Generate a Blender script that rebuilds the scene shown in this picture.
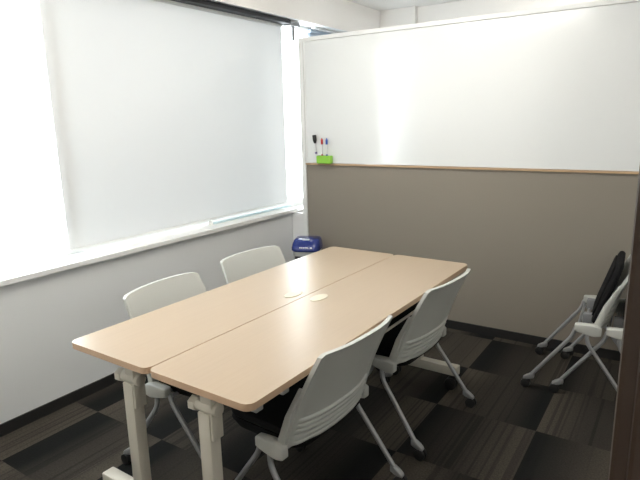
import bpy, bmesh, math, random
from mathutils import Vector, Matrix
random.seed(4)
for o in list(bpy.data.objects):
    bpy.data.objects.remove(o)
SC = bpy.context.scene
COL = SC.collection

# ------------------------------------------------------------------ camera
cd = bpy.data.cameras.new('camera')
cd.sensor_width = 36.0
cd.lens = 36.0 * 545.68 / 640
cd.clip_start = 0.05
cam = bpy.data.objects.new('camera', cd)
COL.objects.link(cam)
fw = Vector((-0.5424987, 0.8125820, -0.2130860))
rt = Vector((0.8342484, 0.5509044, -0.0231067))
up = Vector((-0.0986139, 0.1903020, 0.9767602))
M = Matrix((rt, up, -fw)).transposed().to_4x4()
M.translation = Vector((2.71627, -3.64987, 1.50269))
cam.matrix_world = M
SC.camera = cam

# ------------------------------------------------------------------ view, world, ceiling light levels
vs = SC.view_settings
vs.view_transform = 'Standard'
vs.look = 'None'
vs.gamma = 1.0
vs.use_curve_mapping = False
vs.exposure = 0.2
W = bpy.data.worlds.new('daylight')
SC.world = W
W.use_nodes = True
bg = W.node_tree.nodes['Background']
bg.inputs[0].default_value = (0.93, 0.97, 1.0, 1)
bg.inputs[1].default_value = 9.0
LAMP_ROOM = 13.0
FILL_CORRIDOR = 8.0
LAMP_NEXT = 14.0
# openings of the windows as sampling portals for the daylight
for (y0, y1) in ((-2.52, -1.87), (-1.87, 1.55)):
    ld = bpy.data.lights.new('window_portal', 'AREA')
    ld.shape = 'RECTANGLE'
    ld.size = 1.5
    ld.size_y = y1 - y0
    ld.cycles.is_portal = True
    lo = bpy.data.objects.new('window_portal', ld)
    COL.objects.link(lo)
    lo.location = (-0.26, (y0 + y1) / 2, 1.55)
    lo.rotation_euler = (0, -math.pi / 2, 0)

# ------------------------------------------------------------------ materials
def nodes(name):
    m = bpy.data.materials.new(name)
    m.use_nodes = True
    nt = m.node_tree
    return m, nt, nt.nodes['Principled BSDF']

def N(nt, t, **kw):
    n = nt.nodes.new(t)
    for k, v in kw.items():
        setattr(n, k, v)
    return n

def mat(name, col, rough=0.5, metal=0.0, var=0.03, scale=30, bump=0.0, bscale=200, spec=0.5, coat=0.0):
    m, nt, b = nodes(name)
    L = nt.links.new
    tc = N(nt, 'ShaderNodeTexCoord')
    nz = N(nt, 'ShaderNodeTexNoise')
    nz.inputs['Scale'].default_value = scale
    L(tc.outputs['Object'], nz.inputs['Vector'])
    mx = N(nt, 'ShaderNodeMix', data_type='RGBA')
    mx.inputs[6].default_value = (*[c * (1 - var) for c in col], 1)
    mx.inputs[7].default_value = (*[min(1, c * (1 + var)) for c in col], 1)
    L(nz.outputs[0], mx.inputs[0])
    L(mx.outputs[2], b.inputs['Base Color'])
    b.inputs['Roughness'].default_value = rough
    b.inputs['Metallic'].default_value = metal
    b.inputs['Specular IOR Level'].default_value = spec
    b.inputs['Coat Weight'].default_value = coat
    if bump:
        n2 = N(nt, 'ShaderNodeTexNoise')
        n2.inputs['Scale'].default_value = bscale
        L(tc.outputs['Object'], n2.inputs['Vector'])
        bp = N(nt, 'ShaderNodeBump')
        bp.inputs['Strength'].default_value = bump
        bp.inputs['Distance'].default_value = 0.002
        L(n2.outputs[0], bp.inputs['Height'])
        L(bp.outputs[0], b.inputs['Normal'])
    return m

def emis(name, col, s):
    m, nt, b = nodes(name)
    b.inputs['Base Color'].default_value = (*col, 1)
    b.inputs['Emission Color'].default_value = (*col, 1)
    b.inputs['Emission Strength'].default_value = s
    return m

M_WALL = mat('wall_panel_paint', (0.79, 0.80, 0.80), 0.55, var=0.015, scale=3, bump=0.05)
M_WHITE = mat('white_paint', (0.87, 0.85, 0.82), 0.6, var=0.01, scale=4)
M_CEIL = mat('ceiling_board', (0.80, 0.785, 0.76), 0.9, var=0.02, scale=60, bump=0.2)
M_SILL = mat('white_sill_laminate', (0.82, 0.82, 0.81), 0.25, var=0.01)
M_FRAME = mat('white_aluminium', (0.80, 0.81, 0.80), 0.35, var=0.01)
M_BOARD = mat('whiteboard_enamel', (0.765, 0.785, 0.785), 0.13, var=0.006, scale=2, spec=0.6)
M_FABRIC = mat('grey_partition_cloth', (0.262, 0.232, 0.193), 0.85, var=0.05, scale=220, bump=0.25, bscale=500)
M_OAK = mat('light_wood_strip', (0.50, 0.34, 0.20), 0.4, var=0.08, scale=25)
M_BLACK = mat('black_vinyl_base', (0.018, 0.017, 0.017), 0.5, var=0.1)
M_RAIL = mat('dark_anodised_rail', (0.016, 0.017, 0.02), 0.6, var=0.05)
M_BROWN = mat('dark_brown_door_trim', (0.034, 0.019, 0.011), 0.5, var=0.15, scale=12)
M_CREAM = mat('cream_painted_steel', (0.62, 0.59, 0.51), 0.4, var=0.01)
M_SHELL = mat('pale_grey_plastic', (0.53, 0.54, 0.51), 0.38, var=0.01)
M_SILVER = mat('silver_painted_tube', (0.36, 0.37, 0.38), 0.35, metal=0.4, var=0.02)
M_GREYP = mat('mid_grey_plastic', (0.24, 0.245, 0.25), 0.5, var=0.02)
M_SEAT = mat('black_seat_fabric', (0.012, 0.012, 0.0125), 0.9, var=0.15, scale=250, bump=0.3, bscale=500, spec=0.12)
M_WHEEL = mat('black_rubber', (0.012, 0.012, 0.012), 0.55, var=0.05)
M_CAPS = mat('ivory_plastic', (0.66, 0.61, 0.48), 0.45, var=0.01)
M_BLUE = mat('blue_gloss_plastic', (0.012, 0.03, 0.20), 0.18, var=0.03, coat=0.3)
M_BINBODY = mat('light_grey_plastic', (0.52, 0.53, 0.53), 0.4, var=0.01)
M_PRINT = mat('white_print', (0.75, 0.78, 0.85), 0.5, var=0.0)
M_GREEN = mat('lime_green_plastic', (0.25, 0.55, 0.05), 0.5, var=0.03)
M_PENRED = mat('red_cap', (0.50, 0.02, 0.02), 0.35, var=0.02)
M_PENBLUE = mat('blue_cap', (0.02, 0.08, 0.42), 0.35, var=0.02)
M_PENBLACK = mat('black_cap', (0.012, 0.012, 0.014), 0.35, var=0.02)
M_PENBODY = mat('pen_barrel_white', (0.68, 0.68, 0.70), 0.35, var=0.01)
M_PURPLE = mat('purple_end', (0.16, 0.12, 0.28), 0.4, var=0.02)
M_PALEBLUE = mat('pale_blue_strip', (0.60, 0.77, 0.82), 0.3, var=0.02)
M_LAMP = emis('lamp_diffuser', (1.0, 0.97, 0.91), LAMP_ROOM)
M_FILLC = emis('corridor_fill_diffuser', (1.0, 0.93, 0.82), FILL_CORRIDOR)
M_LAMPN = emis('next_room_lamp_diffuser', (1.0, 0.97, 0.92), LAMP_NEXT)

def mat_wood():
    m, nt, b = nodes('beech_laminate')
    L = nt.links.new
    tc = N(nt, 'ShaderNodeTexCoord')
    mp = N(nt, 'ShaderNodeMapping')
    mp.inputs['Scale'].default_value = (60, 1.6, 20)
    L(tc.outputs['Object'], mp.inputs['Vector'])
    nz = N(nt, 'ShaderNodeTexNoise')
    nz.inputs['Scale'].default_value = 2.0
    nz.inputs['Detail'].default_value = 4
    L(mp.outputs[0], nz.inputs['Vector'])
    mx = N(nt, 'ShaderNodeMix', data_type='RGBA')
    mx.inputs[6].default_value = (0.430, 0.335, 0.240, 1)
    mx.inputs[7].default_value = (0.475, 0.375, 0.272, 1)
    L(nz.outputs[0], mx.inputs[0])
    L(mx.outputs[2], b.inputs['Base Color'])
    b.inputs['Roughness'].default_value = 0.3
    return m
M_WOOD = mat_wood()
M_WOODEDGE = mat('beech_edge_band', (0.56, 0.39, 0.26), 0.4, var=0.04)

def mat_carpet():
    m, nt, b = nodes('striped_carpet_tiles')
    L = nt.links.new
    tc = N(nt, 'ShaderNodeTexCoord')
    mp = N(nt, 'ShaderNodeMapping')
    T = 0.507
    mp.inputs['Location'].default_value = (-0.215 / T + 20, 0.575 / T + 20, 0)
    mp.inputs['Scale'].default_value = (1 / T, 1 / T, 1)
    L(tc.outputs['Object'], mp.inputs['Vector'])
    sx = N(nt, 'ShaderNodeSeparateXYZ')
    L(mp.outputs[0], sx.inputs[0])
    def math_(op, a, bb=None):
        n = N(nt, 'ShaderNodeMath', operation=op)
        for i, v in enumerate((a, bb)):
            if v is None:
                continue
            if isinstance(v, (int, float)):
                n.inputs[i].default_value = v
            else:
                L(v, n.inputs[i])
        return n.outputs[0]
    fx, fy = math_('FLOOR', sx.outputs[0]), math_('FLOOR', sx.outputs[1])
    cell = N(nt, 'ShaderNodeCombineXYZ')
    L(fx, cell.inputs[0]); L(fy, cell.inputs[1])
    wn = N(nt, 'ShaderNodeTexWhiteNoise')
    L(cell.outputs[0], wn.inputs['Vector'])
    off = math_('MULTIPLY', wn.outputs['Value'], 83.0)
    # broad light-to-dark bands that run along each tile
    def band(sc, detail, sy=0.0):
        c = N(nt, 'ShaderNodeCombineXYZ')
        L(math_('MULTIPLY', sx.outputs[0], sc), c.inputs[0])
        L(math_('ADD', off, math_('MULTIPLY', sx.outputs[1], sy)), c.inputs[1])
        n = N(nt, 'ShaderNodeTexNoise')
        n.inputs['Scale'].default_value = 1
        n.inputs['Detail'].default_value = detail
        L(c.outputs[0], n.inputs['Vector'])
        return n.outputs[0]
    u = math_('SUBTRACT', sx.outputs[0], fx)
    flip = math_('MODULO', fy, 2.0)
    uu = math_('ABSOLUTE', math_('SUBTRACT', u, flip))
    broad = math_('ADD', math_('MULTIPLY', uu, 0.55), math_('MULTIPLY', band(2.2, 0), 0.50))
    fine = band(26, 1, 0.15)
    r1 = N(nt, 'ShaderNodeValToRGB')
    r1.color_ramp.elements[0].position = 0.29
    r1.color_ramp.elements[1].position = 0.83
    L(broad, r1.inputs[0])
    r2 = N(nt, 'ShaderNodeValToRGB')
    r2.color_ramp.elements[0].position = 0.36
    r2.color_ramp.elements[0].color = (0.55, 0.55, 0.55, 1)
    r2.color_ramp.elements[1].position = 0.46
    L(fine, r2.inputs[0])
    sp = N(nt, 'ShaderNodeTexNoise')
    sp.inputs['Scale'].default_value = 130
    sp.inputs['Detail'].default_value = 3
    L(tc.outputs['Object'], sp.inputs['Vector'])
    spk = math_('ADD', math_('MULTIPLY', sp.outputs[0], 1.6), 0.2)
    k = math_('MULTIPLY', math_('MULTIPLY', r1.outputs[0], r2.outputs[0]), spk)
    mx = N(nt, 'ShaderNodeMix', data_type='RGBA')
    mx.inputs[6].default_value = (0.0075, 0.0080, 0.0080, 1)
    mx.inputs[7].default_value = (0.076, 0.065, 0.052, 1)
    L(k, mx.inputs[0])
    L(mx.outputs[2], b.inputs['Base Color'])
    b.inputs['Roughness'].default_value = 0.95
    b.inputs['Specular IOR Level'].default_value = 0.2
    bp = N(nt, 'ShaderNodeBump')
    bp.inputs['Strength'].default_value = 0.4
    bp.inputs['Distance'].default_value = 0.004
    L(sp.outputs[0], bp.inputs['Height'])
    L(bp.outputs[0], b.inputs['Normal'])
    return m
M_CARPET = mat_carpet()

def mat_blind(name, col, trans):
    m, nt, b = nodes(name)
    L = nt.links.new
    out = nt.nodes['Material Output']
    nt.nodes.remove(b)
    tc = N(nt, 'ShaderNodeTexCoord')
    nz = N(nt, 'ShaderNodeTexNoise')
    nz.inputs['Scale'].default_value = 300
    L(tc.outputs['Object'], nz.inputs['Vector'])
    mx = N(nt, 'ShaderNodeMix', data_type='RGBA')
    mx.inputs[6].default_value = (*[c * 0.98 for c in col], 1)
    mx.inputs[7].default_value = (*col, 1)
    L(nz.outputs[0], mx.inputs[0])
    d = N(nt, 'ShaderNodeBsdfDiffuse')
    t = N(nt, 'ShaderNodeBsdfTranslucent')
    t.inputs[0].default_value = (0.9, 0.93, 0.96, 1)
    L(mx.outputs[2], d.inputs[0])
    ms = N(nt, 'ShaderNodeMixShader')
    ms.inputs[0].default_value = trans
    L(d.outputs[0], ms.inputs[1]); L(t.outputs[0], ms.inputs[2])
    L(ms.outputs[0], out.inputs[0])
    return m
M_BLIND = mat_blind('roller_blind_cloth', (0.73, 0.73, 0.72), 0.148)
M_BLIND_B = mat_blind('blue_grey_blind_cloth', (0.42, 0.50, 0.60), 0.10)

def mat_glass():
    m, nt, b = nodes('window_glass')
    L = nt.links.new
    out = nt.nodes['Material Output']
    nt.nodes.remove(b)
    t = N(nt, 'ShaderNodeBsdfTransparent')
    t.inputs[0].default_value = (0.95, 0.97, 0.97, 1)
    g = N(nt, 'ShaderNodeBsdfGlossy')
    g.inputs['Roughness'].default_value = 0.02
    ms = N(nt, 'ShaderNodeMixShader')
    ms.inputs[0].default_value = 0.06
    L(t.outputs[0], ms.inputs[1]); L(g.outputs[0], ms.inputs[2])
    L(ms.outputs[0], out.inputs[0])
    return m
M_GLASS = mat_glass()

# ------------------------------------------------------------------ mesh helpers
def obj(name, bm, m, parent=None, smooth=False, loc=None):
    me = bpy.data.meshes.new(name)
    bmesh.ops.recalc_face_normals(bm, faces=bm.faces)
    bm.to_mesh(me)
    bm.free()
    ms = m if isinstance(m, (list, tuple)) else [m]
    for k in ms:
        me.materials.append(k)
    if smooth:
        for p in me.polygons:
            p.use_smooth = True
        try:
            me.set_sharp_from_angle(angle=math.radians(38))
        except Exception:
            pass
    o = bpy.data.objects.new(name, me)
    COL.objects.link(o)
    if parent:
        o.parent = parent
    if loc:
        o.location = loc
    return o

def struct(name, bm, m, parent=None, smooth=False):
    o = obj(name, bm, m, parent, smooth)
    if not parent:
        o['kind'] = 'structure'
    return o

def thing(name, label, cat, loc=(0, 0, 0), rz=0.0, group=None):
    o = bpy.data.objects.new(name, None)
    o.empty_display_size = 0.1
    COL.objects.link(o)
    o.location = loc
    o.rotation_euler = (0, 0, rz)
    o['label'] = label
    o['category'] = cat
    if group:
        o['group'] = group
    return o

def dup(root, loc, rz, label, group=None):
    def cp(o, par):
        c = o.copy()
        COL.objects.link(c)
        c.parent = par
        for ch in o.children:
            cp(ch, c)
        return c
    r = cp(root, None)
    r.location = loc
    r.rotation_euler = (0, 0, rz)
    r['label'] = label
    if group:
        r['group'] = group
    return r

def box(bm, x0, x1, y0, y1, z0, z1, bev=0.0, seg=2, mtx=None):
    g = bmesh.ops.create_cube(bm, size=1.0)
    vsx = g['verts']
    for v in vsx:
        v.co = Vector((x0 + (v.co.x + .5) * (x1 - x0), y0 + (v.co.y + .5) * (y1 - y0), z0 + (v.co.z + .5) * (z1 - z0)))
    if bev:
        es = list({e for v in vsx for e in v.link_edges})
        r = bmesh.ops.bevel(bm, geom=es, offset=bev, segments=seg, profile=0.5, affect='EDGES')
        vsx = list({v for f in r['faces'] for v in f.verts} | {v for v in vsx if v.is_valid})
    if mtx:
        bmesh.ops.transform(bm, matrix=mtx, verts=[v for v in vsx if v.is_valid])
    return vsx

def B(*a, **k):
    bm = bmesh.new()
    box(bm, *a, **k)
    return bm

def cyl(bm, p0, p1, r0, r1=None, n=20, bev=0.0):
    p0, p1 = Vector(p0), Vector(p1)
    r1 = r0 if r1 is None else r1
    d = p1 - p0
    q = d.to_track_quat('Z', 'Y').to_matrix().to_4x4()
    q.translation = (p0 + p1) / 2
    g = bmesh.ops.create_cone(bm, cap_ends=True, segments=n, radius1=r0, radius2=r1, depth=d.length, matrix=q)
    if bev:
        es = [e for e in {e for v in g['verts'] for e in v.link_edges} if any(len(f.verts) > 4 for f in e.link_faces)]
        bmesh.ops.bevel(bm, geom=es, offset=bev, segments=2, profile=0.5, affect='EDGES')

def smooth_path(pts, it=3):
    pts = [Vector(p) for p in pts]
    for _ in range(it):
        q = [pts[0]]
        for a, b in zip(pts, pts[1:]):
            q += [a * .75 + b * .25, a * .25 + b * .75]
        q.append(pts[-1])
        pts = q
    return pts

def tube(bm, pts, r, n=12, it=3, r1=None):
    pts = smooth_path(pts, it)
    rings = []
    ref = Vector((1, 0, 0))
    for i, p in enumerate(pts):
        t = (pts[min(i + 1, len(pts) - 1)] - pts[max(i - 1, 0)]).normalized()
        a = t.cross(ref)
        if a.length < 1e-3:
            a = t.cross(Vector((0, 0, 1)))
        a.normalize()
        b = t.cross(a)
        rr = r if r1 is None else r + (r1 - r) * i / (len(pts) - 1)
        rings.append([bm.verts.new(p + (a * math.cos(2 * math.pi * k / n) + b * math.sin(2 * math.pi * k / n)) * rr) for k in range(n)])
    for ra, rb in zip(rings, rings[1:]):
        for k in range(n):
            bm.faces.new((ra[k], ra[(k + 1) % n], rb[(k + 1) % n], rb[k]))
    bm.faces.new(rings[0][::-1])
    bm.faces.new(rings[-1])

def rounded_rect(w, d, r, n=6):
    pts = []
    for cx, cy, a0 in ((w / 2 - r, d / 2 - r, 0), (-w / 2 + r, d / 2 - r, 90), (-w / 2 + r, -d / 2 + r, 180), (w / 2 - r, -d / 2 + r, 270)):
        for k in range(n + 1):
            a = math.radians(a0 + 90 * k / n)
            pts.append((cx + r * math.cos(a), cy + r * math.sin(a)))
    return pts

def prism(bm, pts, z0, z1, bev=0.0, sidemat=0):
    lo = [bm.verts.new((x, y, z0)) for x, y in pts]
    hi = [bm.verts.new((x, y, z1)) for x, y in pts]
    bm.faces.new(lo[::-1])
    top = bm.faces.new(hi)
    n = len(pts)
    for k in range(n):
        f = bm.faces.new((lo[k], lo[(k + 1) % n], hi[(k + 1) % n], hi[k]))
        f.material_index = sidemat
    if bev:
        es = [e for e in bm.edges if e.verts[0].co.z == e.verts[1].co.z and (e.verts[0].co.z in (z0, z1))]
        bmesh.ops.bevel(bm, geom=es, offset=bev, segments=2, profile=0.5, affect='EDGES', material=sidemat)

# ------------------------------------------------------------------ the setting
CEIL = 2.572
YF, YB, XR = -3.2, 1.6, 3.5      # doorway wall, far wall of the next room, right wall
struct('floor', B(-0.25, 3.9, -5.1, YB + 0.2, -0.06, 0.0), M_CARPET)
struct('ceiling', B(-0.25, 3.9, -5.1, YB + 0.2, CEIL, CEIL + 0.06), M_CEIL)

bm = bmesh.new()
box(bm, -0.25, 0.0, -3.3, YB, 0.0, 0.757)
box(bm, -0.25, 0.0, -3.3, YB, 2.312, CEIL)
box(bm, -0.25, 0.0, -3.3, -2.52, 0.757, 2.312)
struct('wall_left', bm, M_WALL)
bm = bmesh.new()
box(bm, 0.0, 0.004, -3.3, YB, 2.305, CEIL)
struct('trim_1', bm, M_WHITE)                        # pale bulkhead facing over the windows
struct('baseboard_left', B(0.0, 0.010, -3.2, -0.0, 0.0, 0.062), M_BLACK)
bm = bmesh.new()
box(bm, -0.17, 0.032, -3.19, 0.045, 0.757, 0.787, 0.004)
struct('window_sill', bm, M_SILL)
struct('wall_right', B(XR, XR + 0.1, -3.3, YB, 0, CEIL), M_WHITE)
bm = bmesh.new()
box(bm, -0.25, XR + 0.1, YB + 0.06, YB + 0.16, 0, CEIL)
box(bm, 0.004, 0.386, YB, YB + 0.06, 0, CEIL)
struct('wall_far', bm, M_WHITE)

# windows: panes and white frames, three bays (the third belongs to the next room)
def window(name, y0, y1):
    bm = bmesh.new()
    z0, z1 = 0.757, 2.312
    for a in ((y0, y0 + 0.03, z0, z1), (y1 - 0.03, y1, z0, z1), (y0 + 0.03, y1 - 0.03, z0, z0 + 0.055), (y0 + 0.03, y1 - 0.03, z1 - 0.03, z1)):
        box(bm, -0.22, -0.17, *a, 0.003)
    fr = struct(name, bm, M_FRAME)
    obj('pane', B(-0.2, -0.194, y0 + 0.028, y1 - 0.028, z0 + 0.05, z1 - 0.028), M_GLASS, fr)
window('window_1', -2.52, -1.87)
window('window_2', -1.87, 0.585)
window('window_3', 0.585, YB)

# doorway wall with its brown jamb, and a short corridor behind the camera
bm = bmesh.new()
box(bm, 0.0, 1.40, -3.3, YF, 0, CEIL)
box(bm, 2.80, XR, -3.3, YF, 0, CEIL)
box(bm, 1.40, 2.80, -3.3, YF, 2.15, CEIL)
struct('wall_front', bm, M_WHITE)
bm = bmesh.new()
box(bm, 2.6967, 2.80, -3.315, -3.185, 0, 2.15, 0.003)
box(bm, 1.40, 1.4985, -3.315, -3.185, 0, 2.15, 0.003)
box(bm, 1.4985, 2.6967, -3.315, -3.185, 2.06, 2.15, 0.003)
box(bm, 2.706, 2.80, -3.32, -3.18, 0, 2.15, 0.003)
struct('door_1', bm, M_BROWN)
bm = bmesh.new()
box(bm, 0.3, 3.9, -5.1, -5.0, 0, CEIL)
box(bm, 0.3, 0.4, -5.0, -3.3, 0, CEIL)
box(bm, 3.8, 3.9, -5.0, -3.3, 0, CEIL)
struct('wall_corridor', bm, M_WHITE)

# partition: cloth below, whiteboard above
PX = 0.126
bm = bmesh.new()
box(bm, 0.168, XR, 0.0, 0.05, 0.0, 1.160)
struct('wall_back', bm, M_FABRIC)
struct('baseboard_back', B(0.168, XR, -0.008, 0.0, 0.0, 0.062), M_BLACK)
bm = bmesh.new()
box(bm, PX, 0.166, -0.012, 0.055, 0.0, 2.134, 0.004)
struct('trim_2', bm, M_FRAME)                       # end post
bm = bmesh.new()
box(bm, 0.166, XR, -0.010, 0.055, 2.104, 2.134, 0.003)
struct('trim_3', bm, M_FRAME)                       # top rail
struct('trim_4', B(0.166, XR, -0.014, 0.05, 1.160, 1.172, 0.002), M_OAK)
struct('trim_5', B(0.004, PX - 0.001, 0.0, 0.03, 0.0, 0.756), M_WALL)    # infill between window wall and post

wb = thing('whiteboard', 'large glossy whiteboard filling the upper half of the partition', 'whiteboard', (0.17, 0, 1.174))
obj('writing_surface', B(0.012, XR - 0.17, -0.004, 0.04, 0.004, 0.928), M_BOARD, wb)
obj('edge_strip', B(0.0, 0.012, -0.008, 0.04, 0.0, 0.928, 0.001), M_FRAME, wb)

# ------------------------------------------------------------------ ceiling lights
def ceiling_light(x, y, lx, ly, m, label, group=None):
    t = thing('ceiling_light', label, 'light', (x, y, CEIL), 0, group)
    bm = bmesh.new()
    hx, hy = lx / 2, ly / 2
    for a in ((-hx - .02, hx + .02, -hy - .02, -hy), (-hx - .02, hx + .02, hy, hy + .02), (-hx - .02, -hx, -hy, hy), (hx, hx + .02, -hy, hy)):
        box(bm, *a, -0.022, 0.0)
    obj('frame', bm, M_FRAME, t)
    obj('diffuser', B(-hx, hx, -hy + 0.02, hy - 0.02, -0.085, -0.018, 0.01), m, t)
ceiling_light(1.10, -2.80, 1.25, 0.28, M_LAMP, 'long ceiling light over the doorway end of the table', 'recessed ceiling lights')
ceiling_light(1.30, -1.10, 1.25, 0.28, M_LAMP, 'long ceiling light over the partition end of the table', 'recessed ceiling lights')
ceiling_light(2.0, -4.3, 1.2, 0.28, M_FILLC, 'added unseen fill light on the corridor ceiling outside the doorway')  # unseen panel, added to give the corridor some light
ceiling_light(2.2, 0.85, 1.2, 0.28, M_LAMPN, 'long ceiling light in the next room beyond the partition')

# ------------------------------------------------------------------ roller blinds
def blind(label, y0, y1, zb, m, x=-0.15, bracket=True):
    t = thing('roller_blind', label, 'blind', (x, (y0 + y1) / 2, 2.29))
    h = (y1 - y0) / 2
    obj('cloth', B(-0.0008, 0.0008, -h, h, zb - 2.29, -0.012), m, t)
    bm = bmesh.new()
    box(bm, -0.008, 0.008, -h, h, zb - 2.29 - 0.018, zb - 2.29, 0.004)
    obj('bottom_bar', bm, M_FRAME, t)
    bm = bmesh.new()
    cyl(bm, (-0.002, -h, -0.012), (-0.002, h, -0.012), 0.017)
    obj('roller', bm, m, t, smooth=True)
    return t, h
t, h = blind('wide light grey roller blind pulled down over the window behind the table', -1.925, 0.145, 0.822, M_BLIND)
bm = bmesh.new()
box(bm, 0.02, 0.10, -h, h, -0.012, 0.018, 0.004)
obj('head_rail', bm, M_RAIL, t)
bm = bmesh.new()
box(bm, 0.02, 0.09, h + 0.004, h + 0.14, -0.02, 0.015, 0.003)
box(bm, 0.045, 0.065, h + 0.075, h + 0.10, -0.13, -0.02, 0.003)
obj('end_bracket', bm, M_GREYP, t)
t, h = blind('blue-grey roller blind in the next room, glimpsed above the partition', 0.555, 1.52, 0.822, M_BLIND_B)
obj('head_rail', B(0.02, 0.06, -h, h, 0.004, 0.018), M_FRAME, t)

# pale strip on the sill
t = thing('sill_strip', 'long pale blue strip along the window sill under the blind', 'strip', (-0.095, -0.37, 0.787), 0)
bm = bmesh.new()
box(bm, -0.012, 0.012, -0.475, 0.475, 0.0, 0.014, 0.002)
obj('strip_body', bm, M_PALEBLUE, t)
bm = bmesh.new()
box(bm, -0.016, 0.016, -0.49, -0.475, 0.0, 0.03, 0.002)
obj('end_cap', bm, M_FRAME, t)

# ------------------------------------------------------------------ tables
TW, TL = 0.4455, 1.80
TROT = -0.0169
def tpoint(a, b):
    c, s = math.cos(TROT), math.sin(TROT)
    return (0.895 + a * c + b * s, -0.7839 + a * s - b * c, 0)

def table(label, a, side):
    """side = +1 when the middle of the pair lies on +x"""
    t = thing('folding_table', label, 'table', tpoint(a, TL / 2), TROT, 'folding tables pushed together as one big table')
    bm = bmesh.new()
    prism(bm, rounded_rect(TW, TL, 0.032), 0.697, 0.720, 0.004, 1)
    for f in bm.faces:
        f.material_index = 0 if (f.normal.z > 0.9 or f.calc_center_median().z > 0.7199) else 1
    obj('tabletop', bm, [M_WOOD, M_WOODEDGE], t, smooth=True)
    cx = 0.03 * side
    for e in (-1, 1):
        y = e * (TL / 2 - 0.080)
        bm = bmesh.new()
        box(bm, cx - 0.030, cx + 0.024, y - 0.024, y + 0.024, 0.14, 0.592, 0.006)
        obj('post', bm, M_CREAM, t, smooth=True)
        br = bmesh.new()
        box(br, cx - 0.055, cx + 0.055, y - 0.035, y + 0.035, 0.683, 0.697, 0.003)
        box(br, cx - 0.022, cx + 0.022, y - 0.016, y + 0.016, 0.56, 0.69, 0.006)
        box(br, cx + 0.026, cx + 0.036, y - 0.022, y + 0.026, 0.50, 0.69, 0.003)
        cyl(br, (cx - 0.045, y, 0.608), (cx + 0.050, y, 0.608), 0.022, n=18, bev=0.003)
        b_ = obj('tilt_bracket', br, M_CREAM, t, smooth=True)
        kb = bmesh.new()
        cyl(kb, (cx - 0.072, y - 0.004, 0.606), (cx - 0.042, y - 0.004, 0.606), 0.025, n=6, bev=0.004)
        obj('knob', kb, M_CREAM, b_, smooth=True)
        bm = bmesh.new()
        x0, x1 = -0.200, 0.212
        box(bm, x0, x1, y - 0.027, y + 0.027, 0.090, 0.144, 0.006)
        ft = obj('foot', bm, M_CREAM, t, smooth=True)
        for xx in (x0 + 0.03, x1 - 0.03):
            bm = bmesh.new()
            for dy in (-0.014, 0.014):
                cyl(bm, (xx - 0.01, y + dy - 0.009, 0.034), (xx - 0.01, y + dy + 0.009, 0.034), 0.034, n=24, bev=0.004)
            box(bm, xx - 0.02, xx + 0.012, y - 0.006, y + 0.006, 0.034, 0.092)
            obj('caster', bm, M_WHEEL, ft, smooth=True)
    bm = bmesh.new()
    box(bm, cx - 0.02, cx + 0.02, -TL / 2 + 0.11, TL / 2 - 0.11, 0.60, 0.655, 0.005)
    obj('cross_beam', bm, M_CREAM, t)
    for yy in (-0.62, 0.62):
        bm = bmesh.new()
        box(bm, cx - 0.16 , cx + 0.16, yy - 0.02, yy + 0.02, 0.672, 0.697, 0.003)
        obj('top_support', bm, M_GREYP, t)
    # ivory cable cap beside the middle joint
    bm = bmesh.new()
    ex, ey = (0.385 - TW / 2 , -0.02) if side > 0 else (0.068 - TW / 2, 0.0)
    pts = [(ex + 0.030 * math.cos(q), ey + 0.056 * math.sin(q)) for q in [2 * math.pi * k / 32 for k in range(32)]]
    prism(bm, pts, 0.7195, 0.7225, 0.0012)
    c = obj('cable_cap', bm, M_CAPS, t, smooth=True)
    c['label'] = 'ivory oval cable cap'
    return t
table('beech-topped narrow table nearer the window wall, left half of the big table', TW / 2, 1)
tr = table('beech-topped narrow table farther from the window, right half of the big table', TW * 1.5 + 0.004, -1)
# under-top shelf on the right unit, hooks at its outer edge
bm = bmesh.new()
box(bm, -0.10, 0.155, -0.45, 0.72, 0.600, 0.606)
sh = obj('under_shelf', bm, M_SEAT, tr)
bm = bmesh.new()
tube(bm, [(0.158, -0.45, 0.607), (0.158, 0.72, 0.607)], 0.006, it=0)
obj('shelf_rail', bm, M_CREAM, sh, smooth=True)
for yy in (-0.845, -0.72):
    bm = bmesh.new()
    box(bm, 0.10, 0.215, yy - 0.016, yy + 0.016, 0.676, 0.692, 0.003)
    obj('bag_hook', bm, M_SILVER, tr)

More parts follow.
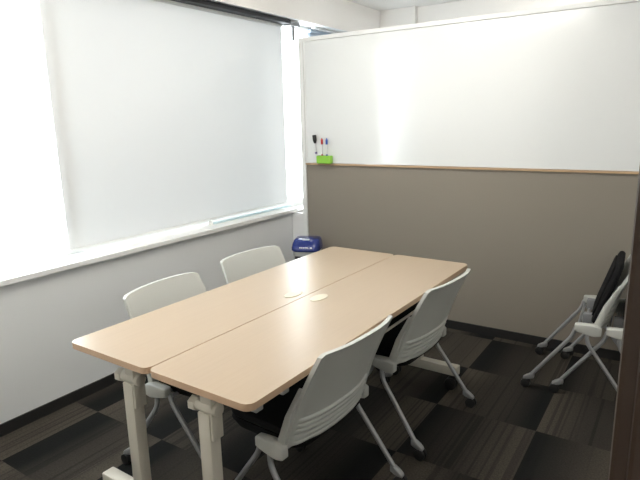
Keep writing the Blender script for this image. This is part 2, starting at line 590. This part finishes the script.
# ------------------------------------------------------------------ chairs
def shell_bm():
    bm = bmesh.new()
    NU, NV = 32, 150
    def prof(v):
        # height and set-back of the shell along its side
        z = 0.400 + (0.776 - 0.400) * v
        f = -0.062 - 0.150 * v - 0.018 * math.sin(math.pi * v) * 0 + 0.012 * math.sin(math.pi * v)
        return f, z
    def pt(u, v, side):
        hw = 0.250 - 0.022 * v
        # rounded upper corners
        z_cut = 0.0
        f, z = prof(v)
        z += (-0.012 * (1 - u * u)) * (1 - v) + 0.005 * (1 - u * u) * v - 0.010 * max(0, abs(u) - 0.90) ** 2 / 0.01 * v
        f -= 0.040 * (1 - abs(u) ** 2.5)
        edge = min(1.0, max(0.0, (abs(u) - 0.90) / 0.05), ) if abs(u) > 0.90 else 0
        edge = max(edge, min(1, max(0, (v - 0.945) / 0.03)))
        th = 0.004 + 0.009 * edge
        # five ribs across the lower quarter
        if v < 0.30 and abs(u) < 0.90:
            ph = v / 0.30 * 5.0
            saw = ph - math.floor(ph)
            rb = 0.013 * math.sqrt(max(0, 1 - (2 * saw - 1) ** 2)) - 0.003
            th += rb * min(1, (0.90 - abs(u)) / 0.06)
        if side:
            return Vector((u * hw, f - th, z))
        return Vector((u * hw, f + 0.004, z))
    grids = []
    for side in (0, 1):
        grids.append([[bm.verts.new(pt(-1 + 2 * i / NU, j / NV, side)) for i in range(NU + 1)] for j in range(NV + 1)])
    for g in grids:
        for j in range(NV):
            for i in range(NU):
                bm.faces.new((g[j][i], g[j][i + 1], g[j + 1][i + 1], g[j + 1][i]))
    a, b = grids
    for j in range(NV):
        for i in (0, NU):
            bm.faces.new((a[j][i], a[j + 1][i], b[j + 1][i], b[j][i]))
    for i in range(NU):
        for j in (0, NV):
            bm.faces.new((a[j][i], a[j][i + 1], b[j][i + 1], b[j][i]))
    return bm

def loft(bm, secs):
    """secs: list of rings (lists of points) with equal counts"""
    rings = [[bm.verts.new(p) for p in s] for s in secs]
    n = len(rings[0])
    for ra, rb in zip(rings, rings[1:]):
        for k in range(n):
            bm.faces.new((ra[k], ra[(k + 1) % n], rb[(k + 1) % n], rb[k]))
    bm.faces.new(rings[0][::-1])
    bm.faces.new(rings[-1])

def cushion_bm(w, d, th, crown=0.008):
    bm = bmesh.new()
    secs = []
    for k, (s, z) in enumerate(((0.90, 0.0), (0.97, 0.004), (1.0, 0.014), (1.0, th - 0.014), (0.97, th - 0.004), (0.90, th), (0.6, th + crown * .6), (0.2, th + crown))):
        secs.append([Vector((x * s, y * s, z)) for x, y in rounded_rect(w, d, 0.07, 7)])
    loft(bm, secs)
    return bm

def make_chair(label, folded):
    t = thing('nesting_chair', label, 'chair')
    obj('backrest', shell_bm(), M_SHELL, t, smooth=True)
    for s in (-1, 1):
        # upright rail that carries the shell
        bm = bmesh.new()
        secs = []
        for (f, z, wd, dp) in ((-0.055, 0.400, 0.030, 0.034), (-0.066, 0.44, 0.024, 0.030), (-0.094, 0.53, 0.017, 0.024), (-0.122, 0.59, 0.013, 0.018), (-0.150, 0.65, 0.008, 0.012)):
            x = s * 0.247
            secs.append([Vector((x - wd / 2, f - dp / 2, z)), Vector((x + wd / 2, f - dp / 2, z)), Vector((x + wd / 2, f + dp / 2, z)), Vector((x - wd / 2, f + dp / 2, z))])
        loft(bm, secs)
        bmesh.ops.bevel(bm, geom=list(bm.edges), offset=0.003, segments=2, profile=0.5, affect='EDGES')
        obj('back_upright', bm, M_SHELL, t, smooth=True)
        # side bracket over the leg tops
        bm = bmesh.new()
        secs = []
        for (f, zl, zh, wd) in ((-0.085, 0.372, 0.418, 0.036), (-0.05, 0.366, 0.430, 0.042), (0.01, 0.378, 0.427, 0.042), (0.044, 0.386, 0.424, 0.036)):
            x = s * 0.261
            secs.append([Vector((x - wd / 2, f, zl)), Vector((x + wd / 2, f, zl)), Vector((x + wd / 2, f, zh)), Vector((x - wd / 2, f, zh))])
        loft(bm, secs)
        bmesh.ops.bevel(bm, geom=list(bm.edges), offset=0.007, segments=3, profile=0.5, affect='EDGES')
        obj('side_bracket', bm, M_SHELL, t, smooth=True)
        # legs with casters
        for nm, pts in (('rear', [(0.268, -0.018, 0.385), (0.270, -0.022, 0.325), (0.273, -0.060, 0.275), (0.285, -0.207, 0.072)]),
                        ('front', [(0.252, 0.040, 0.395), (0.251, 0.052, 0.345), (0.250, 0.085, 0.300), (0.247, 0.250, 0.072)])):
            bm = bmesh.new()
            tube(bm, [(s * x, y, z) for x, y, z in pts], 0.0105, n=14)
            lg = obj('leg', bm, M_SILVER, t, smooth=True)
            dy = -1 if nm == 'rear' else 1
            ex, ey = s * pts[-1][0], pts[-1][1]
            bm = bmesh.new()
            secs = []
            for (f, zl, zh, wd) in ((-0.020, 0.060, 0.088, 0.024), (0.0, 0.052, 0.084, 0.028), (0.026, 0.046, 0.068, 0.028), (0.038, 0.046, 0.058, 0.022)):
                secs.append([Vector((ex - wd / 2, ey + dy * f, zl)), Vector((ex + wd / 2, ey + dy * f, zl)), Vector((ex + wd / 2, ey + dy * f, zh)), Vector((ex - wd / 2, ey + dy * f, zh))])
            loft(bm, secs)
            bmesh.ops.bevel(bm, geom=list(bm.edges), offset=0.004, segments=2, profile=0.5, affect='EDGES')
            obj('caster_housing', bm, M_SILVER, lg, smooth=True)
            bm = bmesh.new()
            wy = ey + dy * 0.024
            for dx in (-0.012, 0.012):
                cyl(bm, (ex + dx - 0.008, wy, 0.0255), (ex + dx + 0.008, wy, 0.0255), 0.0255, n=24, bev=0.003)
            cyl(bm, (ex, wy, 0.02), (ex, wy, 0.056), 0.006, n=10)
            obj('caster_wheel', bm, M_WHEEL, lg, smooth=True)
    bm = bmesh.new()
    tube(bm, [(-0.245, 0.0, 0.386), (0.245, 0.0, 0.386)], 0.009, it=0)
    tube(bm, [(-0.245, 0.034, 0.374), (0.245, 0.034, 0.374)], 0.008, it=0)
    obj('cross_bar', bm, M_SILVER, t, smooth=True)
    # seat: cushion over a pan, flipped up on the nested chairs
    sd = 0.36
    if folded:
        mt = Matrix.Translation((0, -0.028, 0.425)) @ Matrix.Rotation(math.radians(107), 4, 'X') @ Matrix.Translation((0, sd / 2 - 0.02, 0.0))
    else:
        mt = Matrix.Translation((0, 0.085, 0.410))
    bm = cushion_bm(0.43, sd, 0.036)
    bmesh.ops.transform(bm, matrix=mt, verts=bm.verts)
    seat = obj('seat', bm, M_SEAT, t, smooth=True)
    bm = bmesh.new()
    if folded:
        prism(bm, rounded_rect(0.36, sd - 0.06, 0.06), -0.008, 0.001, 0.003)
    else:
        secs = []
        for (w_, d_, z_) in ((0.30, 0.30, -0.050), (0.40, 0.345, -0.040), (0.425, sd + 0.02, -0.012), (0.42, sd, 0.001)):
            secs.append([Vector((x, y - 0.008, z_)) for x, y in rounded_rect(w_, d_, 0.07, 7)])
        loft(bm, secs)
    bmesh.ops.transform(bm, matrix=mt, verts=bm.verts)
    obj('seat_pan', bm, M_SEAT, seat, smooth=True)
    for s in (-1, 1):
        bm = bmesh.new()
        x = s * 0.13
        if folded:
            box(bm, x - 0.018, x + 0.018, -0.034, 0.018, 0.385, 0.448, 0.008)
        else:
            box(bm, x - 0.018, x + 0.018, -0.02, 0.09, 0.385, 0.408, 0.005)
        obj('seat_hinge', bm, M_GREYP, t, smooth=True)
    return t

R = math.radians
G1 = 'nesting chairs drawn up to the table'
G2 = 'nesting chairs nested together by the partition'
c1 = make_chair('pale grey caster chair at the right side of the table, nearest the doorway', False)
c1.location = (1.609, -2.072, 0); c1.rotation_euler = (0, 0, R(86.5)); c1['group'] = G1
dup(c1, (1.645, -1.282, 0), R(85.6), 'pale grey caster chair at the right side of the table, nearest the partition', G1)
dup(c1, (0.950, -2.003, 0), R(-87), 'pale grey caster chair between table and window wall, farther from the blue bin', G1)
dup(c1, (0.920, -1.366, 0), R(-95), 'pale grey caster chair between table and window wall, nearest the blue bin', G1)
c5 = make_chair('front chair of the nested row by the partition, its black seat flipped up', True)
c5.location = (2.345, -0.370, 0); c5.rotation_euler = (0, 0, R(93.4)); c5['group'] = G2
dup(c5, (2.496, -0.361, 0), R(93.4), 'rear chair of the nested row by the partition, partly hidden by the brown door frame', G2)

# ------------------------------------------------------------------ blue-topped bin in the corner
t = thing('waste_bin', 'light grey bin with glossy blue hood in the corner below the window sill', 'bin', (0.268, -0.168, 0.0), math.radians(22))
bm = bmesh.new()
secs = []
for (s, z) in ((0.86, 0.0), (0.90, 0.02), (0.98, 0.46), (1.0, 0.475), (1.0, 0.502)):
    secs.append([Vector((x * s, y * s, z)) for x, y in rounded_rect(0.205, 0.19, 0.035)])
loft(bm, secs)
obj('body', bm, M_BINBODY, t, smooth=True)
bm = bmesh.new()
box(bm, -0.08, 0.0, -0.100, -0.088, 0.435, 0.465, 0.003)
obj('slot', bm, M_BLACK, t)
bm = bmesh.new()
secs = []
for (sx, sy, oy, z) in ((1.0, 1.0, 0, 0.502), (1.06, 1.06, 0, 0.510), (1.06, 1.04, 0.0, 0.530), (1.02, 0.92, 0.012, 0.560), (0.94, 0.76, 0.024, 0.582), (0.86, 0.62, 0.03, 0.592), (0.6, 0.4, 0.03, 0.595)):
    secs.append([Vector((x * sx, y * sy + oy, z)) for x, y in rounded_rect(0.215, 0.205, 0.05)])
loft(bm, secs)
hood = obj('hood', bm, M_BLUE, t, smooth=True)
bm = bmesh.new()
Q = Matrix.Translation((0.0, -0.1085, 0.530)) @ Matrix.Rotation(math.radians(-26), 4, 'X')
def mark(x0, x1, z0, z1):
    box(bm, x0, x1, -0.0016, 0.0022, z0, z1, mtx=Q)
for x0, x1, z0, z1 in [(-0.040 + k * 0.014, -0.031 + k * 0.014, 0.004, 0.012) for k in range(5)] + [(0.048, 0.060, 0.002, 0.014)]:
    bm = bmesh.new()
    mark(x0, x1, z0, z1)
    obj('panel_mark', bm, M_PRINT, hood)
bm = bmesh.new()
box(bm, -0.03, 0.03, -0.050, -0.032, 0.584, 0.5945, 0.002)
obj('handle_tab', bm, M_PRINT, hood)

# ------------------------------------------------------------------ pen holder and markers on the whiteboard
t = thing('pen_holder', 'lime green magnetic pen holder on the whiteboard above the wood strip', 'pen holder', (0.360, -0.004, 1.174))
bm = bmesh.new()
secs = []
for (w, d, z) in ((0.120, 0.036, 0.0), (0.130, 0.046, 0.006), (0.132, 0.048, 0.056), (0.126, 0.042, 0.062)):
    secs.append([Vector((x, y - 0.025, z)) for x, y in rounded_rect(w, d, 0.010)])
loft(bm, secs)
obj('holder_box', bm, M_GREEN, t, smooth=True)
for x in (-0.022, 0.022):
    bm = bmesh.new()
    cyl(bm, (x, -0.025, 0.058), (x, -0.025, 0.0635), 0.011, n=16)
    obj('socket', bm, M_GREYP, t)

def marker(label, x, y, z, capm, ln=0.125, r=0.0072, capr=0.009, endm=None, up_=True):
    t = thing('marker_pen', label, 'marker', (x, y, z), 0, None)
    bm = bmesh.new()
    cyl(bm, (0, 0, 0), (0, 0, ln * 0.62), r * .85, r, n=16, bev=0.001)
    obj('barrel', bm, M_PENBODY, t, smooth=True)
    bm = bmesh.new()
    cyl(bm, (0, 0, ln * 0.62), (0, 0, ln * 0.93), capr * .92, capr, n=16, bev=0.0015)
    cyl(bm, (0, 0, ln * 0.93), (0, 0, ln), capr * .6, capr * .5, n=16, bev=0.001)
    obj('cap', bm, capm, t, smooth=True)
    bm = bmesh.new()
    cyl(bm, (0, 0, -0.008), (0, 0, 0.001), r * 1.05, r * 1.05, n=16, bev=0.001)
    obj('end_plug', bm, endm or capm, t, smooth=True)
    return t
marker('red-capped marker pen standing in the green holder', 0.338, -0.029, 1.2455, M_PENRED)
marker('blue-capped marker pen standing in the green holder', 0.382, -0.029, 1.2455, M_PENBLUE)
t = thing('whiteboard_eraser_pen', 'black-headed marker hanging on the whiteboard left of the green holder', 'marker', (0.276, -0.020, 1.256), 0)
t.rotation_euler = (0, R(-6), 0)
bm = bmesh.new(); cyl(bm, (0, 0, 0.0), (0, 0, 0.09), 0.007, 0.008, n=16); obj('barrel', bm, M_PENBODY, t, smooth=True)
bm = bmesh.new(); cyl(bm, (0, 0, 0.075), (0, 0, 0.10), 0.008, 0.016, n=20); cyl(bm, (0, 0, 0.10), (0, 0, 0.14), 0.016, 0.0155, n=20, bev=0.003); obj('cap', bm, M_PENBLACK, t, smooth=True)
bm = bmesh.new(); cyl(bm, (0, 0, -0.008), (0, 0, 0.008), 0.0095, 0.0095, n=16, bev=0.002); obj('end_plug', bm, M_PURPLE, t, smooth=True)
